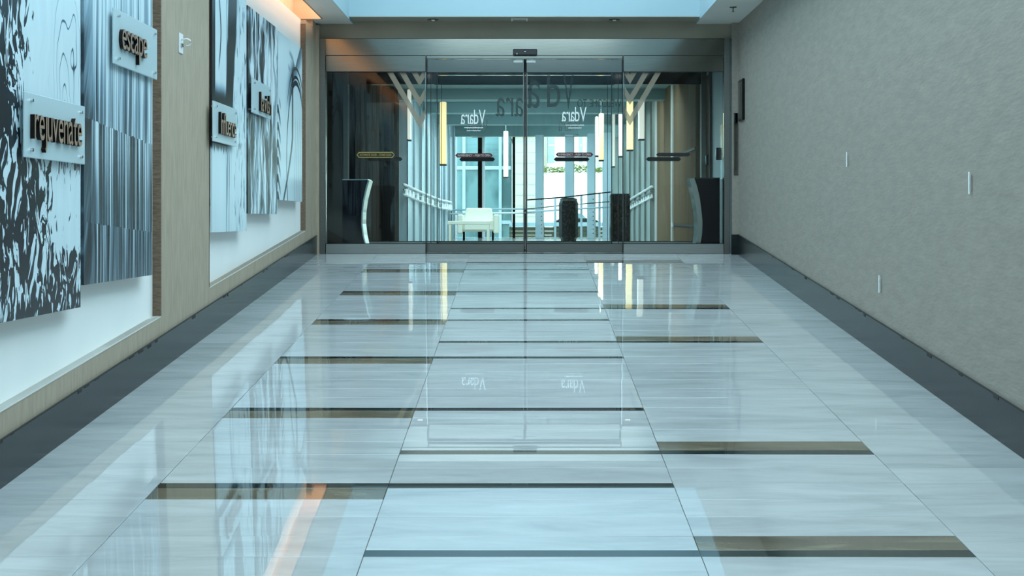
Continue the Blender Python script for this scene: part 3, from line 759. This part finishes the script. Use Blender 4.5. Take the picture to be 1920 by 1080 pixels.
def kiosk(side, xo, label):
    # curved-front stand: profile in X-Z, extruded in depth
    Y = 15.78; pr = []
    k = Y/F
    z = lambda y: EYE+(CY-y)*k
    if side > 0:
        edge = [(1302,335),(1307,350),(1312,372),(1315,395),(1317,418),(1316,440),(1313,458)]
        band = [(1292,335),(1297,350),(1302,372),(1306,395),(1308.5,418),(1308,440),(1305,458)]
        far = 1349.5
    else:
        edge = [(690,338),(686,352),(681,375),(678,398),(677.5,420),(680,441),(683.5,457)]
        band = [(693,338),(689,352),(683.5,375),(680.5,398),(680,420),(682.5,441),(686,457)]
        far = 642
    P = lambda a: ((a[0]-CX)*k, z(a[1]))
    e = [P(a) for a in edge]; b = [P(a) for a in band]
    e.append((e[-1][0], FZ-0.012)); b.append((b[-1][0], FZ-0.012))
    xf = (far-CX)*k
    t = empty('litter_bin_stand', (xf, Y+0.17, FZ-0.012), label, 'stand', 'curved navy stands in the vestibule')
    top = e[0][1]
    pts = [(p[0], Y, p[1]) for p in e]+[(xf, Y, FZ-0.012), (xf, Y, top)]
    MB().prism(pts, (0, 0.34, 0)).build('body', MT['navy'], t)
    pts = [(p[0], Y-0.012, p[1]) for p in b]+[(p[0], Y-0.012, p[1]) for p in e[::-1]]
    MB().prism(pts, (0, 0.365, 0)).build('curved_edge', MT['chrome'], t)
    MB().box(min(xf, e[0][0]), max(xf, e[0][0]), Y-0.012, Y+0.352, top, top+0.012).build('top_cap', MT['chrome' if side < 0 else 'black'], t)
kiosk(1, 0, 'navy stand with a curved silver edge right of the doors')
kiosk(-1, 0, 'navy stand with a thin silver edge in the dark left of the doors')

# ------------------------------------------------------------------ gallery beyond
gc = MB().box(-3.2, 3.6, 17.62, 30.2, 3.62, 3.75).build('ceiling', MT['ceil_teal']); tag(gc, 'teal painted gallery ceiling with cross beams beyond the doors', None, kind='structure')
for k, (yb, zz) in enumerate(((19.2, 3.50), (21.4, 3.46), (23.8, 3.44), (26.4, 3.42), (29.4, 3.38))):
    MB().box(-3.0, 3.4, yb, yb+0.35, zz, 3.62).build('beam', MT['ceil_teal'], gc)
# right: tan wall then fins
wt = MB().box(2.13, 2.9, 17.62, 22.9, FZ-0.1, 3.62).build('wall_gallery_right', MT['wood_tan']); tag(wt, 'tan panelled wall right of the gallery beyond the doors', None, kind='structure')
MB().box(2.105, 2.13, 20.25, 20.36, FZ, 3.6).build('white_strip', MT['white'], wt)
MB().box(2.10, 2.13, 22.72, 22.80, FZ, 3.6).build('white_strip', MT['white'], wt)
for zz in (2.52, 1.56):
    MB().box(2.118, 2.13, 17.64, 20.24, zz, zz+0.03).build('reveal', MT['gasket'], wt)
    MB().box(2.10, 2.118, 20.1, 20.2, zz-0.01, zz+0.05).build('fixing', MT['white'], wt)
# fins
fl_px = [748, 762, 775, 788, 800, 812, 822, 832, 841, 850]
def fin(x0px, x1px, Y, mat, label, group, zt=3.6, zb=FZ-0.013, dep=0.28, face=0.0):
    x0, x1 = dx(x0px, Y), dx(x1px, Y)
    t = empty('wall_fin', ((x0+x1)/2, Y, zb), label, 'fin', group)
    MB().prism([(x0, Y+0.03, zb), (x1, Y, zb), (x1, Y+dep, zb), (x0, Y+dep, zb)], (0, 0, zt-zb)).build('blade', MT[mat], t)
    sidex = x1 if (x0+x1)/2 < 0 else x0
    MB().box(min(sidex, sidex-0.012), max(sidex, sidex-0.012), Y-0.012, Y, zb, zt).build('bright_edge', MT['chrome'], t)
names = ['first','second','third','fourth','fifth','sixth','seventh','eighth','ninth']
for i, (a, b) in enumerate(zip(fl_px, fl_px[1:])):
    fin(a, b+3, 21.65+i*0.95, 'fin', names[i]+' blue grey wall fin from the dark wall, left side of the gallery', 'blue grey fins on the left of the gallery', dep=0.95)
fr_px = [1231, 1222, 1211, 1200.5, 1191, 1182, 1172]
for i, (b, a) in enumerate(zip(fr_px, fr_px[1:])):
    fin(a-2, b, 22.95+i*0.85, 'fin_r', names[i]+' grey wall fin from the tan wall, right side of the gallery', 'grey fins on the right of the gallery', dep=0.85)
for i, (a, b) in enumerate(((1004, 1018), (1060, 1075), (1102, 1115), (1131, 1146))):
    Y = 29.0-i*0.25; x0, x1 = dx(a, Y), dx(b, Y)
    t = empty('window_fin', ((x0+x1)/2, Y, FZ-0.013), ['first','second','third','fourth'][i]+' tall blue grey window fin right of the door seam', 'fin', 'tall blue grey fins at the gallery window')
    MB().box(x0, x1, Y, Y+0.3, FZ-0.013, 3.38).build('blade', MT['fin'], t, bevel=0.004)
    rv = MB()
    for j in range(9): rv.cyl(((x1-0.03), Y-0.008, 1.38+j*0.085), ((x1-0.03), Y, 1.38+j*0.085), 0.009, 8)
    tag(rv.build('rivets', MT['stone_dark'], t), kind='stuff')
    MB().box(x1, x1+0.02, Y+0.02, Y+0.3, FZ-0.013, 3.38).build('side_trim', MT['ext_beige'], t)
# light boxes
def lightbox(px0, px1, ya, yb, Y, mat, label):
    x0, x1 = dx(px0, Y), dx(px1, Y); z0, z1 = dz(yb, Y), dz(ya, Y); z1 = min(z1, 3.60)
    t = empty('wall_light', ((x0+x1)/2, Y, z0), label, 'light', 'vertical light boxes in the gallery')
    MB().box(x0, x1, Y-0.05, Y+0.04, z0, z1).build('diffuser', MT[mat], t, bevel=0.012)
    MB().box(x0+0.004, x1-0.004, Y+0.04, Y+0.10, z0, z1).build('back_box', MT['fin'], t)
    MB().box(x0, x1, Y-0.05, Y+0.10, z0-0.02, z0).build('end_cap', MT['gasket'], t)
    xm = (x0+x1)/2
    if z1 < 3.40: MB().cyl((xm, Y+0.07, z1), (xm, Y+0.07, 3.62), 0.006, 8).build('suspension_rod', MT['chrome'], t)
lightbox(825, 837, 191, 308, 21.2, 'tube_warm', 'tall warm yellow light box seen through the left sliding leaf')
lightbox(842, 847, 316, 341, 29.9, 'tube_warm', 'short warm light box low beside the far left window')
lightbox(944, 953, 246, 332, 27.6, 'tube_white', 'white light box hanging just left of the door seam')
lightbox(1123, 1132, 213, 300, 22.2, 'tube_warm', 'warm light box seen through the right leaf between window fins')
lightbox(1116, 1122, 219, 292, 24.8, 'tube_white', 'thin white light box just left of the warm one in the right leaf')
lightbox(1146, 1153, 193, 312, 26.2, 'tube_white', 'white light box left of the right leaf edge')
lightbox(1160, 1168, 171, 293, 24.6, 'tube_white', 'tall white light box at the right leaf edge')
lightbox(1175, 1187, 130, 281, 22.7, 'tube_warm', 'warm light box under the right chevrons')
lightbox(1197, 1208, 140, 261, 21.6, 'tube_white', 'white light box right of the warm one under the right chevrons')
lightbox(764, 771, 140, 262, 21.3, 'tube_white', 'slim white light box at the left edge of the gallery fins')
# handrails with ribbed lower ledge
def rail(pts, label, offs):
    t = empty('handrail', pts[0], label, 'handrail', 'white handrails along the gallery fins')
    MB().tube(pts, 0.022, 10).build('rail', MT['white'], t, smooth=True)
    low = [(p[0], p[1], p[2]-offs) for p in pts]
    MB().tube(low, 0.016, 8).build('lower_rail', MT['white'], t, smooth=True)
    n = 14
    for i in range(n):
        f = (i+0.5)/n*(len(pts)-1); k = int(f); r = f-k
        a, b = Vector(pts[k]), Vector(pts[min(k+1, len(pts)-1)]); p = a.lerp(b, r)
        MB().prism([(p.x, p.y-0.12, p.z-offs), (p.x, p.y+0.18, p.z-offs), (p.x, p.y+0.03, p.z-offs+0.10)], (0.03, 0, 0)).build('bracket', MT['white'], t)
    MB().tube([(p[0]-math.copysign(0.03, -p[0])*0, p[1], p[2]-offs/2) for p in pts], 0.01, 6).build('middle_rail', MT['steel'], t)
PT = lambda px, py, Y: (dx(px, Y), Y, dz(py, Y))
rail([PT(757, 346, 21.2), PT(775, 354, 22.3), PT(800, 365, 23.9), PT(828, 376, 26.4), PT(840, 378, 27.2), PT(846, 380, 27.9)], 'white handrail sweeping along the left gallery fins', 0.15)
rail([PT(1222, 350, 22.8), PT(1202, 362, 24.4), PT(1182, 374, 26.0), PT(1166, 384, 27.6)], 'white handrail rising along the right gallery fins', 0.17)
# window wall at the end
we = MB()
we.box(dx(848, 30), dx(854, 30), 30.0, 30.12, FZ-0.013, 3.4); we.box(dx(896, 30), dx(904, 30), 30.0, 30.12, FZ-0.013, 3.4)
we.box(dx(961, 30), dx(966, 30), 30.0, 30.12, FZ-0.013, 3.4)
we.box(-3.1, 3.5, 30.0, 30.15, dz(236, 30), 3.62)
we = we.build('window_1', MT['wood_dark']); tag(we, 'tall gallery window with dark frames', None, kind='structure')
MB().box(dx(904, 30), dx(909, 30), 29.98, 30.1, FZ, 3.4).build('window_frame', MT['white'], we)
MB().box(dx(854, 30), dx(896, 30), 30.05, 30.06, FZ, dz(236, 30)).build('pane', MT['glass'], we)
MB().box(dx(909, 30), dx(961, 30), 30.05, 30.06, FZ, dz(236, 30)).build('pane', MT['glass'], we)
MB().box(dx(966, 30), dx(1146, 30), 30.05, 30.06, FZ, dz(236, 30)).build('pane', MT['glass'], we)
MB().box(dx(735, 30.3), dx(848, 30.3), 30.2, 30.3, FZ, 3.62).build('wall_infill', MT['fin'], we)
MB().box(dx(1146, 30.3), dx(1240, 30.3), 30.2, 30.3, FZ, 3.62).build('wall_infill', MT['fin_r'], we)
# railing across the window
t = empty('window_railing', (0.3, 28.2, FZ), 'pale blue railing running across the far gallery window', 'railing')
MB().tube([PT(843, 394, 28.2), PT(930, 392, 28.2), PT(1003, 391.5, 28.2)], 0.016, 8).build('top_rail', MT['fin'], t, smooth=True)
MB().tube([PT(843, 401, 28.2), PT(930, 400, 28.2), PT(1003, 398.5, 28.2)], 0.02, 8).build('lower_rail', MT['white'], t, smooth=True)
for px in (846, 985):
    MB().box(dx(px, 28.2)-0.012, dx(px, 28.2)+0.012, 28.19, 28.21, FZ-0.013, dz(393, 28.2)).build('railing_post', MT['steel'], t)
t = empty('window_railing', (1.0, 28.0, FZ), 'dark handrail on slim posts sloping up between the window fins', 'railing')
MB().tube([PT(987, 375, 27.8), PT(1056, 370, 27.6), PT(1145, 360, 27.4)], 0.012, 8).build('top_rail', MT['wood_dark'], t, smooth=True)
MB().tube([PT(987, 392, 27.8), PT(1056, 385, 27.6), PT(1145, 378, 27.4)], 0.010, 8).build('cable', MT['steel'], t, smooth=True)
MB().tube([PT(987, 398, 27.8), PT(1056, 393, 27.6), PT(1145, 388, 27.4)], 0.016, 8).build('cable', MT['fin'], t, smooth=True)
for px, py in ((1041, 372), (1090, 367), (1124, 363)):
    MB().box(dx(px, 27.6)-0.02, dx(px, 27.6)+0.02, 27.56, 27.62, FZ-0.013, dz(py, 27.6)).build('railing_post', MT['fin'], t, bevel=0.004)
# bins
t = empty('litter_bin', (1.41, 21.0, FZ-0.013), 'tall square dark granite bin beside the right sliding leaf edge', 'bin')
x0, x1 = dx(1143.5, 21), dx(1180, 21)
MB().box(x0, x1, 20.85, 21.15, FZ-0.013, dz(366, 21)).build('body', MT['stone_dark'], t, bevel=0.008)
MB().box(x0+0.01, x1-0.01, 20.86, 21.14, dz(366, 21), dz(363.5, 21)).build('lid', MT['black'], t)
cxx = dx(1066, 24.5)
t = empty('litter_bin', (cxx, 24.5, FZ-0.013), 'octagonal dark granite bin in the middle of the right leaf view', 'bin')
r = dx(1084, 24.5)-cxx
MB().lathe([(r*0.80, 0.0), (r*0.80, 0.05), (r, 0.08), (r, 0.66), (r*0.9, 0.70)], (cxx, 24.5, FZ-0.013), 8).build('body', MT['stone_dark'], t)
MB().lathe([(r*0.88, 0.70), (r*0.88, 0.74), (r*0.6, 0.76)], (cxx, 24.5, FZ-0.013), 8).build('lid', MT['steel_dark'], t)
for xx, lab in ((-1.22, 'small bright downlight in the vestibule ceiling, left'), (1.22, 'small bright downlight in the vestibule ceiling, right')):
    t = empty('downlight', (xx, 16.4, 3.51), lab, 'ceiling light', 'vestibule downlights')
    MB().lathe([(0.075, 0.01), (0.075, -0.004), (0.05, -0.004)], (xx, 16.4, 3.51), 20).build('trim_ring', MT['steel'], t)
# seating seen low through the left leaf
def armchair(px, Y, label):
    x = dx(px, Y); z = FZ-0.013
    t = empty('armchair', (x, Y, z), label, 'armchair')
    MB().box(x-0.284, x+0.284, Y-0.25, Y+0.25, z+0.16, z+0.40).build('seat', MT['cream'], t, bevel=0.04)
    MB().prism([(x-0.28, Y+0.18, z+0.36), (x+0.28, Y+0.18, z+0.36), (x+0.24, Y+0.24, z+0.60), (x-0.24, Y+0.24, z+0.60)], (0, 0.10, 0)).build('backrest', MT['cream'], t, bevel=0.02)
    for s in (-1, 1):
        MB().box(x+s*0.335-0.05, x+s*0.335+0.05, Y-0.25, Y+0.25, z+0.12, z+0.48).build('armrest', MT['cream'], t, bevel=0.02)
        for q in (-1, 1):
            MB().cyl((x+s*0.27, Y+q*0.2, z), (x+s*0.27, Y+q*0.2, z+0.16), 0.014, 8).build('leg', MT['wood_dark'], t)
armchair(897, 26.5, 'low cream armchair by the far left window')
t = empty('low_table', (dx(880, 24.0), 24.0, FZ-0.013), 'low cream table with dark legs in front of the armchairs', 'table')
x = dx(880, 24.0); z = FZ-0.013
MB().box(x-0.36, x+0.36, 23.8, 24.2, z+0.30, z+0.36).build('tabletop', MT['cream'], t, bevel=0.008)
for s in (-1, 1):
    for q in (-1, 1): MB().box(x+s*0.32-0.02, x+s*0.32+0.02, 24+q*0.17-0.02, 24+q*0.17+0.02, z, z+0.30).build('leg', MT['cream'], t)

# ------------------------------------------------------------------ outside
og = MB().box(-30, 40, 31.0, 90, 0.6, 0.9).build('ground', MT['ext_beige']); tag(og, 'pale paved ground outside the gallery window', None, kind='structure')
t = empty('slatted_wall', (0.9, 32.0, 0.9), 'low olive slatted wall outside the right gallery window', 'wall')
for k in range(6):
    MB().box(dx(955, 32), dx(1150, 32), 32.0, 32.08, 0.95+k*0.09, 1.03+k*0.09).build('slat', MT['olive'], t, bevel=0.004)
MB().box(dx(955, 32), dx(1150, 32), 31.98, 32.14, 1.50, 1.59).build('coping', MT['fin'], t, bevel=0.006)
for px in (1018, 1088): MB().box(dx(px, 32)-0.04, dx(px, 32)+0.04, 32.09, 32.17, 0.9, 1.5).build('post', MT['fin'], t)
Yw = 42.0
t = empty('garden_wall', (dx(1080, Yw), Yw, 0.9), 'white garden wall below the hedge outside', 'wall')
MB().box(dx(1006, Yw), dx(1160, Yw), Yw, Yw+0.4, 0.9, dz(328, Yw)).build('render', MT['ext_white'], t)
MB().box(dx(1006, Yw), dx(1160, Yw), Yw-0.03, Yw+0.43, dz(330, Yw), dz(326, Yw)).build('coping', MT['ext_white'], t)
# hedge as leaves
r = random.Random(11); mb = MB(); hx0, hx1, hz0, hz1 = dx(1006, Yw), dx(1160, Yw), dz(327, Yw), dz(316, Yw)
for i in range(900):
    x = r.uniform(hx0, hx1); y = r.uniform(Yw+0.02, Yw+0.38); z = r.uniform(hz0+0.05, hz1+0.06+0.05*math.sin(x*5)); a = r.uniform(0, 6.28); s = r.uniform(0.03, 0.06)
    v = [Vector((s*math.cos(a), s*math.sin(a)*0.5, s*0.4)), Vector((-s*0.5*math.sin(a), s*0.5, s*0.7)), Vector((-s*math.cos(a), -s*0.3, -s*0.3)), Vector((s*0.4, -s*0.6, s*0.5))]
    mb.bm.faces.new([mb.bm.verts.new(Vector((x, y, z))+q) for q in v])
h = mb.build('hedge', MT['hedge']); tag(h, 'clipped yellow green hedge on top of the white garden wall', 'hedge', kind='stuff')
t = empty('white_building', (dx(1080, 50), 50, 0.9), 'bright white building with pale blue windows behind the hedge', 'building')
Yb = 50.0
MB().box(dx(1008, Yb), dx(1200, Yb), Yb, Yb+6, 0.9, dz(236, Yb)).build('facade', MT['ext_white'], t)
for a, b in ((1027, 1040), (1086, 1092), (1108, 1114)):
    w = MB().box(dx(a, Yb), dx(b, Yb), Yb-0.05, Yb, dz(305, Yb), dz(242, Yb)).build('window', MT['fin'], t)
    MB().box(dx(a, Yb)+0.03, dx(b, Yb)-0.03, Yb-0.07, Yb-0.05, dz(274, Yb), dz(271, Yb)).build('transom', MT['ext_white'], w)
for a, b in ((1018, 1026), (1100, 1107), (1120, 1126)):
    MB().box(dx(a, Yb), dx(b, Yb), Yb-0.10, Yb, 0.9, dz(238, Yb)).build('pilaster', MT['ext_beige'], t)
t = empty('beige_building', (dx(975, 46), 46, 0.9), 'beige building with a white roof band left of the white one', 'building')
Yb = 46.0
MB().box(dx(962, Yb), dx(1006, Yb), Yb, Yb+5, 0.9, dz(254, Yb)).build('facade', MT['ext_beige'], t)
MB().box(dx(958, Yb), dx(1008, Yb), Yb-0.2, Yb+5, dz(254, Yb), dz(238, Yb)).build('roof_band', MT['ext_white'], t)
for k in range(9):
    MB().box(dx(962, Yb), dx(1006, Yb), Yb-0.02, Yb, dz(425-k*20, Yb)-0.012, dz(425-k*20, Yb)).build('joint', MT['fin'], t)
t = empty('glass_building', (dx(900, 48), 48, 0.9), 'teal glass office facade filling the far left window', 'building')
Yb = 48.0
MB().box(dx(700, Yb), dx(958, Yb), Yb, Yb+8, 0.9, 8.0).build('facade', MT['ext_teal'], t)
for px in (760, 870, 938):
    MB().box(dx(px, Yb)-0.05, dx(px, Yb)+0.05, Yb-0.1, Yb, 0.9, 8.0).build('mullion', MT['fin'], t)
for py in (318, 420):
    MB().box(dx(700, Yb), dx(958, Yb), Yb-0.08, Yb, dz(py, Yb), dz(py, Yb)+0.12).build('floor_band', MT['fin'], t)
t = empty('parked_car', (dx(1075, 36), 36, 0.9), 'dark car parked beyond the olive slatted wall', 'car')
Yc = 36.0; x0, x1 = dx(1038, Yc), dx(1122, Yc); zz = 1.55
MB().prism([(x0, Yc, zz-0.25), (x1, Yc, zz-0.25), (x1, Yc, zz+0.08), (x1-0.25, Yc, zz+0.14), (x0+0.2, Yc, zz+0.14), (x0, Yc, zz+0.05)], (0, 1.6, 0)).build('body', MT['stone_dark'], t, bevel=0.02)
MB().prism([(x0+0.2, Yc+0.15, zz+0.14), (x1-0.3, Yc+0.15, zz+0.14), (x1-0.42, Yc+0.25, zz+0.26), (x0+0.34, Yc+0.25, zz+0.26)], (0, 1.2, 0)).build('cabin', MT['ext_teal'], t)
for xx in (x0+0.25, x1-0.25):
    for yy in (Yc+0.08, Yc+1.35): MB().cyl((xx, yy, 1.18), (xx, yy+0.18, 1.18), 0.28, 18).build('wheel', MT['black'], t)
